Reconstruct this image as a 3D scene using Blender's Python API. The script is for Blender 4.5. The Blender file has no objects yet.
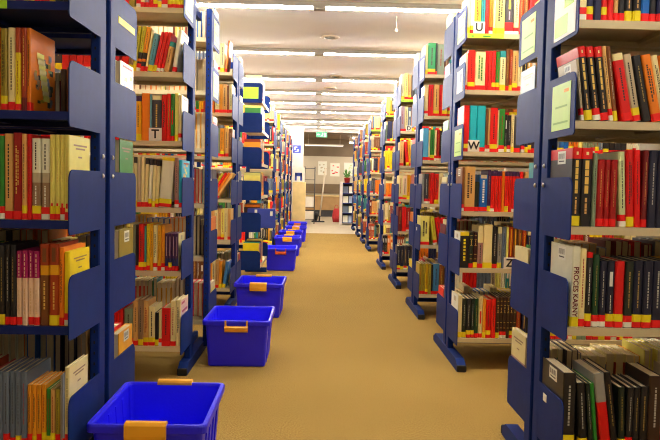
import bpy, math, random
from math import sin, cos, tan, pi, radians
from mathutils import Vector, Matrix

C = bpy.context.scene.collection
SC = bpy.context.scene

# ------------------------------------------------------------------ camera
F_PX = 690.0
CAM_H = 0.993
ROLL = radians(1.2)
def camera():
    cam = bpy.data.cameras.new('camera'); o = bpy.data.objects.new('camera', cam); C.objects.link(o)
    cam.sensor_width = 36.0; cam.sensor_fit = 'HORIZONTAL'; cam.lens = F_PX / 660.0 * 36.0
    cam.clip_start = 0.02; cam.clip_end = 100
    yaw = math.atan(12.75 / F_PX); pitch = math.atan(35.74 / F_PX)
    fwd = Vector((sin(yaw) * cos(pitch), cos(yaw) * cos(pitch), -sin(pitch)))
    right = fwd.cross(Vector((0, 0, 1))).normalized(); up = right.cross(fwd)
    # picture content leans clockwise: the camera leans anticlockwise
    r2 = right * cos(ROLL) + up * sin(ROLL)
    u2 = up * cos(ROLL) - right * sin(ROLL)
    m = Matrix((r2, u2, -fwd)).transposed().to_4x4()
    m.translation = Vector((0, 0, CAM_H))
    o.matrix_world = m
    SC.camera = o
camera()

# ------------------------------------------------------------------ world, exposure
w = bpy.data.worlds.new('World'); SC.world = w; w.use_nodes = True
w.node_tree.nodes['Background'].inputs[0].default_value = (1.0, 0.85, 0.65, 1)
w.node_tree.nodes['Background'].inputs[1].default_value = 0.02
SC.view_settings.view_transform = 'Standard'
SC.view_settings.look = 'None'
SC.view_settings.gamma = 1.0
SC.view_settings.use_curve_mapping = False
SC.view_settings.exposure = 2.75
SC.cycles.use_denoising = True
SC.cycles.max_bounces = 8
SC.cycles.diffuse_bounces = 5
SC.cycles.sample_clamp_indirect = 6.0
TUBE_COL = (1.0, 0.95, 0.89)
TUBE_E = 27.0
# rows of fluorescent tubes: distance, brightness of left tube, brightness of right tube
LIGHT_ROWS = [(-0.6, 0.0, 0.5), (1.55, 0.0, 0.6), (3.45, 1.2, 1.2), (5.38, 1, 1), (7.25, 1, 1), (9.06, 1, 1), (10.4, 1, 1),
              (11.7, 1, 1), (13.1, 1, 1), (15.0, 1, 1), (16.5, 1, 1)]
CEIL = 2.385
SC.cycles.filter_width = 1.1

# ------------------------------------------------------------------ colours and materials
def lin(c):
    r = []
    for v in c:
        v = v / 255.0
        r.append(v / 12.92 if v <= 0.04045 else ((v + 0.055) / 1.055) ** 2.4)
    return tuple(r)

PAL = {
 'cream': (222, 200, 150), 'white': (225, 215, 190), 'navy': (28, 32, 62), 'red': (192, 28, 26), 'tan': (190, 150, 95),
 'black': (24, 22, 24), 'blue': (30, 90, 160), 'stone': (170, 158, 130), 'orange': (226, 120, 36), 'darkred': (140, 22, 24),
 'scarlet': (214, 50, 26), 'greygreen': (120, 135, 110), 'palegreen': (190, 200, 150), 'maroon': (100, 24, 26), 'brown': (110, 66, 34),
 'navyblack': (24, 26, 44), 'darkgreen': (30, 62, 36), 'blackgreen': (26, 36, 28), 'green': (50, 120, 50), 'grey': (140, 138, 130),
 'brownblack': (52, 34, 24), 'yellow': (232, 190, 40), 'rust': (150, 60, 26), 'olive': (140, 125, 52), 'paleyellow': (232, 205, 120),
 'peach': (230, 165, 105), 'pinkcream': (225, 185, 160), 'blueblack': (28, 30, 52), 'lightblue': (150, 165, 190), 'orangetan': (206, 140, 60),
 'greyblue': (96, 108, 124), 'rose': (170, 60, 66), 'limeyellow': (178, 172, 72), 'teal': (50, 130, 130), 'palelime': (184, 180, 112),
 'charcoal': (58, 56, 60), 'turquoise': (50, 160, 170), 'plum': (62, 34, 70), 'blackred': (50, 20, 22), 'lilac': (160, 140, 150),
 'turqgrey': (90, 140, 150), 'greybrown': (135, 110, 85), 'amber': (226, 155, 44), 'cyan': (60, 160, 190), 'lilacbrown': (150, 115, 105),
 'emerald': (40, 140, 80), 'skyblue': (90, 165, 205), 'mustard': (170, 140, 50), 'steelblue': (60, 110, 150),
 'labelgreen': (165, 220, 80), 'labelpale': (180, 215, 125), 'labelline': (130, 175, 85), 'gold': (200, 170, 95), 'paper': (235, 225, 200), 'ink': (40, 34, 34),
 'stickred': (205, 30, 22), 'stickyellow': (235, 195, 45), 'magentac': (150, 34, 90), 'pages': (215, 195, 150), 'cover_navy': (36, 40, 84),
}
def vivid(c):
    l = .3 * c[0] + .6 * c[1] + .1 * c[2]
    return tuple(min(.86, max(.004, (l + (v - l) * 1.12) * 1.3)) for v in c)
LP = {k: vivid(lin(v)) for k, v in PAL.items()}
WORDS = {'navyblack': 'navy-black', 'darkred': 'dark red', 'greygreen': 'grey-green', 'palegreen': 'pale green', 'darkgreen': 'dark green',
 'blackgreen': 'green-black', 'brownblack': 'dark brown', 'paleyellow': 'pale yellow', 'pinkcream': 'pinkish cream', 'blueblack': 'blue-black',
 'lightblue': 'light blue', 'orangetan': 'orange-tan', 'greyblue': 'grey-blue', 'limeyellow': 'lime yellow', 'palelime': 'pale lime',
 'blackred': 'red-black', 'turqgrey': 'grey-turquoise', 'greybrown': 'grey-brown', 'lilacbrown': 'lilac-brown', 'skyblue': 'sky blue', 'steelblue': 'steel blue'}

def new_mat(name):
    m = bpy.data.materials.new(name); m.use_nodes = True
    nt = m.node_tree; return m, nt, nt.nodes['Principled BSDF']

def mat_noise(name, col, var=0.12, scale=8.0, rough=0.5, metal=0.0, bump=0.0, bscale=60.0, spec=0.5):
    m, nt, b = new_mat(name)
    tc = nt.nodes.new('ShaderNodeTexCoord')
    n = nt.nodes.new('ShaderNodeTexNoise'); n.inputs['Scale'].default_value = scale; n.inputs['Detail'].default_value = 4
    nt.links.new(tc.outputs['Object'], n.inputs['Vector'])
    r = nt.nodes.new('ShaderNodeValToRGB')
    r.color_ramp.elements[0].position = 0.3; r.color_ramp.elements[1].position = 0.7
    r.color_ramp.elements[0].color = (*[c * (1 - var) for c in col], 1)
    r.color_ramp.elements[1].color = (*[min(1, c * (1 + var)) for c in col], 1)
    nt.links.new(n.outputs['Fac'], r.inputs['Fac']); nt.links.new(r.outputs['Color'], b.inputs['Base Color'])
    b.inputs['Roughness'].default_value = rough; b.inputs['Metallic'].default_value = metal
    b.inputs['Specular IOR Level'].default_value = spec
    if bump:
        n2 = nt.nodes.new('ShaderNodeTexNoise'); n2.inputs['Scale'].default_value = bscale; n2.inputs['Detail'].default_value = 3
        nt.links.new(tc.outputs['Object'], n2.inputs['Vector'])
        bp = nt.nodes.new('ShaderNodeBump'); bp.inputs['Strength'].default_value = bump; bp.inputs['Distance'].default_value = 0.01
        nt.links.new(n2.outputs['Fac'], bp.inputs['Height']); nt.links.new(bp.outputs['Normal'], b.inputs['Normal'])
    return m

def mat_attr(name, rough, var=0.10, scale=30.0):
    m, nt, b = new_mat(name)
    at = nt.nodes.new('ShaderNodeAttribute'); at.attribute_name = 'col'
    tc = nt.nodes.new('ShaderNodeTexCoord')
    n = nt.nodes.new('ShaderNodeTexNoise'); n.inputs['Scale'].default_value = scale; n.inputs['Detail'].default_value = 3
    nt.links.new(tc.outputs['Object'], n.inputs['Vector'])
    mr = nt.nodes.new('ShaderNodeMapRange'); mr.inputs[3].default_value = 1 - var; mr.inputs[4].default_value = 1 + var
    nt.links.new(n.outputs['Fac'], mr.inputs[0])
    mx = nt.nodes.new('ShaderNodeVectorMath'); mx.operation = 'SCALE'
    nt.links.new(at.outputs['Color'], mx.inputs[0]); nt.links.new(mr.outputs[0], mx.inputs['Scale'])
    nt.links.new(mx.outputs[0], b.inputs['Base Color'])
    b.inputs['Roughness'].default_value = rough
    return m

def mat_pages():
    m, nt, b = new_mat('page_edges')
    tc = nt.nodes.new('ShaderNodeTexCoord')
    wv = nt.nodes.new('ShaderNodeTexWave'); wv.bands_direction = 'X'; wv.inputs['Scale'].default_value = 180
    wv.inputs['Distortion'].default_value = 1.5
    nt.links.new(tc.outputs['Object'], wv.inputs['Vector'])
    r = nt.nodes.new('ShaderNodeValToRGB')
    r.color_ramp.elements[0].color = (*lin((200, 180, 136)), 1); r.color_ramp.elements[1].color = (*lin((240, 226, 190)), 1)
    nt.links.new(wv.outputs['Fac'], r.inputs['Fac']); nt.links.new(r.outputs['Color'], b.inputs['Base Color'])
    b.inputs['Roughness'].default_value = 0.8
    return m

def mat_emit(name, col, strength):
    m, nt, b = new_mat(name)
    b.inputs['Base Color'].default_value = (0.8, 0.8, 0.8, 1)
    b.inputs['Emission Color'].default_value = (*col, 1); b.inputs['Emission Strength'].default_value = strength
    return m

def mat_carpet():
    m, nt, b = new_mat('carpet')
    tc = nt.nodes.new('ShaderNodeTexCoord')
    n1 = nt.nodes.new('ShaderNodeTexNoise'); n1.inputs['Scale'].default_value = 150; n1.inputs['Detail'].default_value = 3
    n2 = nt.nodes.new('ShaderNodeTexNoise'); n2.inputs['Scale'].default_value = 2.2; n2.inputs['Detail'].default_value = 4
    for n in (n1, n2): nt.links.new(tc.outputs['Object'], n.inputs['Vector'])
    r1 = nt.nodes.new('ShaderNodeValToRGB')
    r1.color_ramp.elements[0].position = 0.32; r1.color_ramp.elements[1].position = 0.68
    r1.color_ramp.elements[0].color = (*lin((134, 106, 50)), 1); r1.color_ramp.elements[1].color = (*lin((188, 155, 84)), 1)
    nt.links.new(n1.outputs['Fac'], r1.inputs['Fac'])
    mr = nt.nodes.new('ShaderNodeMapRange'); mr.inputs[3].default_value = 0.92; mr.inputs[4].default_value = 1.08
    nt.links.new(n2.outputs['Fac'], mr.inputs[0])
    mx = nt.nodes.new('ShaderNodeVectorMath'); mx.operation = 'SCALE'
    nt.links.new(r1.outputs['Color'], mx.inputs[0]); nt.links.new(mr.outputs[0], mx.inputs['Scale'])
    nt.links.new(mx.outputs[0], b.inputs['Base Color'])
    b.inputs['Roughness'].default_value = 0.95; b.inputs['Specular IOR Level'].default_value = 0.1
    bp = nt.nodes.new('ShaderNodeBump'); bp.inputs['Strength'].default_value = 0.6; bp.inputs['Distance'].default_value = 0.006
    nt.links.new(n1.outputs['Fac'], bp.inputs['Height']); nt.links.new(bp.outputs['Normal'], b.inputs['Normal'])
    return m

M = {}
M['cover'] = mat_attr('book_cover', 0.40)
M['pages'] = mat_pages()
M['label'] = mat_attr('paper_label', 0.5, 0.05)
M['blue'] = mat_noise('blue_enamel', lin((20, 46, 112)), 0.08, 20, 0.55, 0.0, 0.02, 300, 0.12)
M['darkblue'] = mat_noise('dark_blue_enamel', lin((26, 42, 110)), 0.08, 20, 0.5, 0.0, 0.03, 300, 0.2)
M['cream'] = mat_noise('cream_enamel', lin((205, 190, 150)), 0.05, 10, 0.45)
M['black'] = mat_noise('black_plastic', lin((18, 18, 20)), 0.1, 20, 0.5)
M['slot'] = mat_noise('dark_slot', lin((8, 8, 14)), 0.1, 20, 0.8)
M['steel'] = mat_noise('bolt_steel', lin((200, 195, 185)), 0.1, 60, 0.3, 0.8)
M['bin'] = mat_noise('blue_plastic', lin((34, 26, 255)), 0.05, 9, 0.38, 0.0, 0.08, 120, 0.5)
M['handle'] = mat_noise('orange_plastic', lin((255, 178, 40)), 0.06, 12, 0.4)
M['handle_red'] = mat_noise('red_orange_plastic', lin((226, 92, 30)), 0.06, 12, 0.4)
M['ceiling'] = mat_noise('ceiling_paint', lin((236, 236, 238)), 0.03, 1.5, 0.85)
M['wall'] = mat_noise('wall_paint', lin((224, 212, 190)), 0.04, 2, 0.8)
M['white'] = mat_noise('white_paint', lin((222, 212, 206)), 0.03, 3, 0.7)
M['hallwall'] = mat_noise('hall_wall_paint', lin((205, 192, 165)), 0.05, 2, 0.8)
M['hallbrown'] = mat_noise('hall_brown_panel', lin((122, 103, 78)), 0.10, 3, 0.7)
M['hallfloor'] = mat_noise('grey_linoleum', lin((190, 176, 148)), 0.06, 5, 0.5)
M['carpet'] = mat_carpet()
M['trunk'] = mat_noise('grey_trunking', lin((150, 142, 128)), 0.05, 5, 0.5)
M['vent'] = mat_noise('vent_metal', lin((205, 190, 165)), 0.05, 5, 0.5)
M['paper'] = mat_noise('paper', lin((236, 228, 210)), 0.04, 12, 0.7)
M['ink'] = mat_noise('ink', lin((36, 32, 34)), 0.05, 20, 0.6)
M['green'] = mat_noise('sign_green', lin((70, 165, 120)), 0.05, 20, 0.5)
M['signblue'] = mat_noise('sign_blue', lin((50, 70, 170)), 0.05, 20, 0.5)
M['wood'] = mat_noise('pale_wood', lin((236, 208, 140)), 0.10, 6, 0.5)
M['bench'] = mat_noise('tan_panel', lin((190, 150, 95)), 0.10, 6, 0.6)
M['darkgrey'] = mat_noise('dark_grey_metal', lin((62, 62, 64)), 0.08, 12, 0.45)
M['leaf'] = mat_noise('leaf_green', lin((80, 140, 60)), 0.25, 20, 0.5)
M['potred'] = mat_noise('red_pot', lin((190, 50, 36)), 0.08, 12, 0.45)
M['redcloth'] = mat_noise('red_fabric', lin((190, 50, 50)), 0.1, 25, 0.8)
M['tube'] = mat_emit('lit_tube', TUBE_COL, TUBE_E)

# ------------------------------------------------------------------ mesh helpers
class MB:
    """collects shapes into ONE mesh"""
    def __init__(s): s.v = []; s.f = []; s.c = []; s.m = []; s.sm = []
    def add(s, vs, fs, col=(0.5, 0.5, 0.5), mi=0, smooth=False):
        n = len(s.v); s.v += [tuple(p) for p in vs]
        for f in fs: s.f.append([i + n for i in f]); s.c.append(col); s.m.append(mi); s.sm.append(smooth)
    def box(s, x0, x1, y0, y1, z0, z1, col=(0.5, 0.5, 0.5), mi=0):
        vs = [(x0, y0, z0), (x1, y0, z0), (x1, y1, z0), (x0, y1, z0), (x0, y0, z1), (x1, y0, z1), (x1, y1, z1), (x0, y1, z1)]
        s.add(vs, [(0, 3, 2, 1), (4, 5, 6, 7), (0, 1, 5, 4), (1, 2, 6, 5), (2, 3, 7, 6), (3, 0, 4, 7)], col, mi)
    def bbox(s, x0, x1, y0, y1, z0, z1, b, col=(0.5, 0.5, 0.5), mi=0):
        """box with every vertical and top edge chamfered"""
        def ring(x0, x1, y0, y1, z, c): return [(x0 + c, y0, z), (x1 - c, y0, z), (x1, y0 + c, z), (x1, y1 - c, z), (x1 - c, y1, z), (x0 + c, y1, z), (x0, y1 - c, z), (x0, y0 + c, z)]
        r = [ring(x0 + b, x1 - b, y0 + b, y1 - b, z0, b * .5), ring(x0, x1, y0, y1, z0 + b, b), ring(x0, x1, y0, y1, z1 - b, b), ring(x0 + b, x1 - b, y0 + b, y1 - b, z1, b * .5)]
        s.rings(r, col, mi, True, True)
    def rings(s, rs, col=(0.5, 0.5, 0.5), mi=0, cap0=False, cap1=False, smooth=False):
        k = len(rs[0]); vs = [p for r in rs for p in r]; fs = []
        for i in range(len(rs) - 1):
            for j in range(k):
                a = i * k + j; b = i * k + (j + 1) % k
                fs.append((a, b, b + k, a + k))
        if cap0: fs.append(tuple(reversed(range(k))))
        if cap1: fs.append(tuple(range((len(rs) - 1) * k, len(rs) * k)))
        s.add(vs, fs, col, mi, smooth)
    def tube(s, p0, p1, r, n=10, r1=None, col=(0.5, 0.5, 0.5), mi=0):
        p0 = Vector(p0); p1 = Vector(p1); d = (p1 - p0).normalized()
        a = d.orthogonal().normalized(); b = d.cross(a); r1 = r if r1 is None else r1
        R = [[p + (a * cos(2 * pi * i / n) + b * sin(2 * pi * i / n)) * q for i in range(n)] for p, q in ((p0, r), (p1, r1))]
        s.rings(R, col, mi, True, True, True)
    def lathe(s, prof, n=20, cx=0, cy=0, col=(0.5, 0.5, 0.5), mi=0, caps=True):
        R = [[(cx + r * cos(2 * pi * i / n), cy + r * sin(2 * pi * i / n), z) for i in range(n)] for r, z in prof]
        s.rings(R, col, mi, caps, caps, True)
    def prism_x(s, poly, x0, x1, col=(0.5, 0.5, 0.5), mi=0):
        """poly of (y,z) extruded along x"""
        s.rings([[(x0, y, z) for y, z in poly], [(x1, y, z) for y, z in poly]], col, mi, True, True)
    def flip_x(s):
        s.v = [(-x, y, z) for x, y, z in s.v]; s.f = [list(reversed(f)) for f in s.f]; return s
    def join(s, o, mat):
        n = len(s.v); s.v += [tuple(mat @ Vector(p)) for p in o.v]
        s.f += [[i + n for i in f] for f in o.f]; s.c += o.c; s.m += o.m; s.sm += o.sm
    def mesh(s, name, mats):
        me = bpy.data.meshes.new(name); me.from_pydata(s.v, [], s.f)
        for mt in (mats if isinstance(mats, (list, tuple)) else [mats]): me.materials.append(mt)
        me.polygons.foreach_set('material_index', s.m); me.polygons.foreach_set('use_smooth', s.sm)
        at = me.attributes.new('col', 'FLOAT_COLOR', 'FACE')
        at.data.foreach_set('color', [q for c in s.c for q in (c[0], c[1], c[2], 1.0)])
        me.update(); return me
    def build(s, name, mats, parent=None, loc=(0, 0, 0)):
        return link(name, s.mesh(name, mats), parent, loc)

def link(name, me, parent=None, loc=(0, 0, 0), rot=(0, 0, 0)):
    o = bpy.data.objects.new(name, me); C.objects.link(o); o.location = loc; o.rotation_euler = rot
    if parent: o.parent = parent
    return o
def tag(o, label, cat, group=None, kind=None):
    if label: o['label'] = label
    if cat: o['category'] = cat
    if group: o['group'] = group
    if kind: o['kind'] = kind
    return o
def empty(name, loc=(0, 0, 0), rz=0):
    o = bpy.data.objects.new(name, None); C.objects.link(o); o.location = loc; o.rotation_euler = (0, 0, rz); o.empty_display_size = 0.1
    return o
def struct(name, mb, mat):
    o = mb.build(name, mat); o['kind'] = 'structure'; return o
def copy_tree(o, parent=None):
    c = o.copy(); C.objects.link(c)
    if parent: c.parent = parent
    for ch in list(o.children): copy_tree(ch, c)
    return c
def text_mesh(s, size, depth, name='letter'):
    cu = bpy.data.curves.new('txt', 'FONT'); cu.body = s; cu.size = size; cu.extrude = depth; cu.offset = 0.0004 if len(s) > 1 else 0.0014; cu.align_x = 'CENTER'; cu.align_y = 'CENTER'
    o = bpy.data.objects.new('txt', cu); C.objects.link(o)
    dg = bpy.context.evaluated_depsgraph_get(); dg.update()
    me = bpy.data.meshes.new_from_object(o.evaluated_get(dg)); me.name = name
    bpy.data.objects.remove(o); bpy.data.curves.remove(cu)
    return me
# ------------------------------------------------------------------ room shell
XW = 1.98; Y0 = -2.2; YE = 17.6; YF = 21.6
def slab(x0, x1, y0, y1, z0, z1):
    b = MB(); b.box(x0, x1, y0, y1, z0, z1); return b
struct('floor', slab(-XW - .1, XW + .1, Y0 - .1, 13.9, -0.1, 0), M['carpet'])
struct('floor', slab(-XW - .1, XW + .1, 13.9, YF + .1, -0.1, 0), M['hallfloor'])
struct('ceiling', slab(-XW - .1, XW + .1, Y0 - .1, YE + .1, CEIL, CEIL + .1), M['ceiling'])
struct('wall_left', slab(-XW - .1, -XW, Y0 - .1, YF + .1, 0, CEIL + .3), M['wall'])
struct('wall_right', slab(XW, XW + .1, Y0 - .1, YF + .1, 0, CEIL + .3), M['wall'])
struct('wall_near', slab(-XW, XW, Y0 - .1, Y0, 0, CEIL), M['wall'])
# beyond the opening at the end of the aisle: a lower hall with a brown upper wall
struct('wall_far', slab(-XW, XW, YF, YF + .1, 0, 1.86), M['hallwall'])
struct('trim_1', slab(-XW, XW, YF - .02, YF + .1, 1.86, CEIL + .1), M['hallbrown'])
struct('ceiling', slab(-XW - .1, XW + .1, YE + .1, YF + .1, CEIL, CEIL + .1), M['hallbrown'])
struct('trim_2', slab(-XW, XW, YE, YE + .12, 2.31, CEIL), M['white'])                       # beam over the opening
struct('baseboard_far', slab(-XW, XW, YF - .015, YF, 0, 0.09), M['bench'])
struct('wall_opening', slab(-XW, -0.43, YE, YE + .12, 0, 2.31), M['white'])                 # wall left of the opening
p = struct('pillar', slab(-0.66, -0.37, 16.75, 17.05, 0, CEIL), M['white'])

# ------------------------------------------------------------------ ceiling lights
def ceiling_row(y, el, er, label):
    root = empty('ceiling_light', (0, y, CEIL - 0.055)); tag(root, label, 'light', 'fluorescent light rows across the ceiling')
    b = MB(); b.box(-1.9, 1.9, -0.05, 0.05, 0.022, 0.0545); b.box(-1.9, 1.9, -0.05, -0.045, 0.016, 0.022); b.box(-1.9, 1.9, 0.045, 0.05, 0.016, 0.022); b.build('housing', M['trunk'], root)
    j = MB(); j.bbox(-0.062, 0.032, -0.034, 0.034, -.004, 0.034, 0.004); j.build('joint_box', M['trunk'], root)
    for s, e in ((-1, el), (1, er)):
        t = MB(); xa, xb = (0.04, 1.86) if s > 0 else (-1.86, -0.07)
        t.tube((xa, 0, 0.010), (xb, 0, 0.010), 0.0085, 8)
        mt = M['tube']
        if e != 1:
            mt = mat_emit('dimmer_tube', TUBE_COL, TUBE_E * e)
        t.build('tube', mt, root)
ORD = ['first', 'second', 'third', 'fourth', 'fifth', 'sixth', 'seventh', 'eighth', 'ninth', 'tenth', 'eleventh', 'twelfth', 'thirteenth', 'fourteenth',
       'fifteenth', 'sixteenth', 'seventeenth']
vis = 0
for y, el, er in LIGHT_ROWS:
    if y < 4:
        lab = 'fluorescent row above and behind the viewer, out of the picture' if y < 3 else 'fluorescent row just above the top picture edge'
    else:
        lab = 'long lit fluorescent row across the ceiling, %s from the top of the picture' % ORD[vis]; vis += 1
    ceiling_row(y, el, er, lab)
for x, y, n in ((0.086, 6.6, 'nearest'), (0.2, 8.96, 'middle'), (.14, 10.05, 'farthest')):
    r = empty('ceiling_vent', (x, y, CEIL)); tag(r, 'round pale vent in the ceiling, the %s of three' % n, 'vent')
    b = MB(); b.lathe([(0.085, 0), (0.09, -0.006), (0.075, -0.014), (0.06, -0.008)], 24); b.build('rim', M['vent'], r)
    for q in (0.045, 0.025): 
        c = MB(); c.lathe([(q, 0), (q + .008, -0.016), (q - .008, -0.016)], 20); c.build('vane', M['trunk'], r)
h = MB(); h.lathe([(.004, CEIL), (.004, CEIL - .10), (.012, CEIL - .105), (.014, CEIL - .118), (.008, CEIL - .13)], 10, 0.62, 5.75)
tag(h.build('ceiling_sensor', M['vent']), 'thin rod sensor hanging from ceiling towards the right', 'sensor')
# books too small in the picture to stand apart
FAR_LIST = '''R43.3 L23.11 R45.2 R24.9 L40.3 R32.6 R41.2 R42.3 R24.12 R45.4 L43.3 L22.7 L44.5 R25.16 R41.3 R20.12 R32.4 L45.4 R24.13 L42.4 L41.5 R31.5 L41.2 R22.7 R11.13 R40.4 R35.5 L21.12 T2.1 T0.1 R30.3 T3.1 L43.4 R32.2 L20.5 R33.3 T4.1 L45.5 T1.1 L20.2 R23.13 T4.0 L20.7 L20.3 L20.10 L40.4 R30.5 L20.11 R23.14 R45.5 L20.8 R15.13 L20.6 R34.4 R41.4 L20.9 L20.1 T5.2 L20.4 L14.13 T4.3 L44.6 L24.15 R44.4 T3.2 R43.4 T5.1 R40.5 L11.2 R42.4 L11.1 R41.5 L11.4 L11.3 R34.5 T3.7 T1.7 T3.5 T5.6 T3.3 T1.5 T5.7 T2.6 T5.4 L11.6 T4.7 T2.4 L11.7 T0.5 L14.14 L11.9 T1.3 T1.2 T0.3 T2.2 L11.5 T4.5 L11.8 R32.7 T3.6 L11.10 T0.6 T2.7 T1.4 T0.7 T5.5 T2.3 T0.4 T5.3 T4.6 T4.4 T4.2 T3.4 T2.5 T1.6 T0.2 L42.5 L22.11 L15.17 L13.13 L12.8 L12.7 L11.13 L11.12 L11.11 R44.5 R43.5 R42.5 R13.14 R12.14'''
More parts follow.
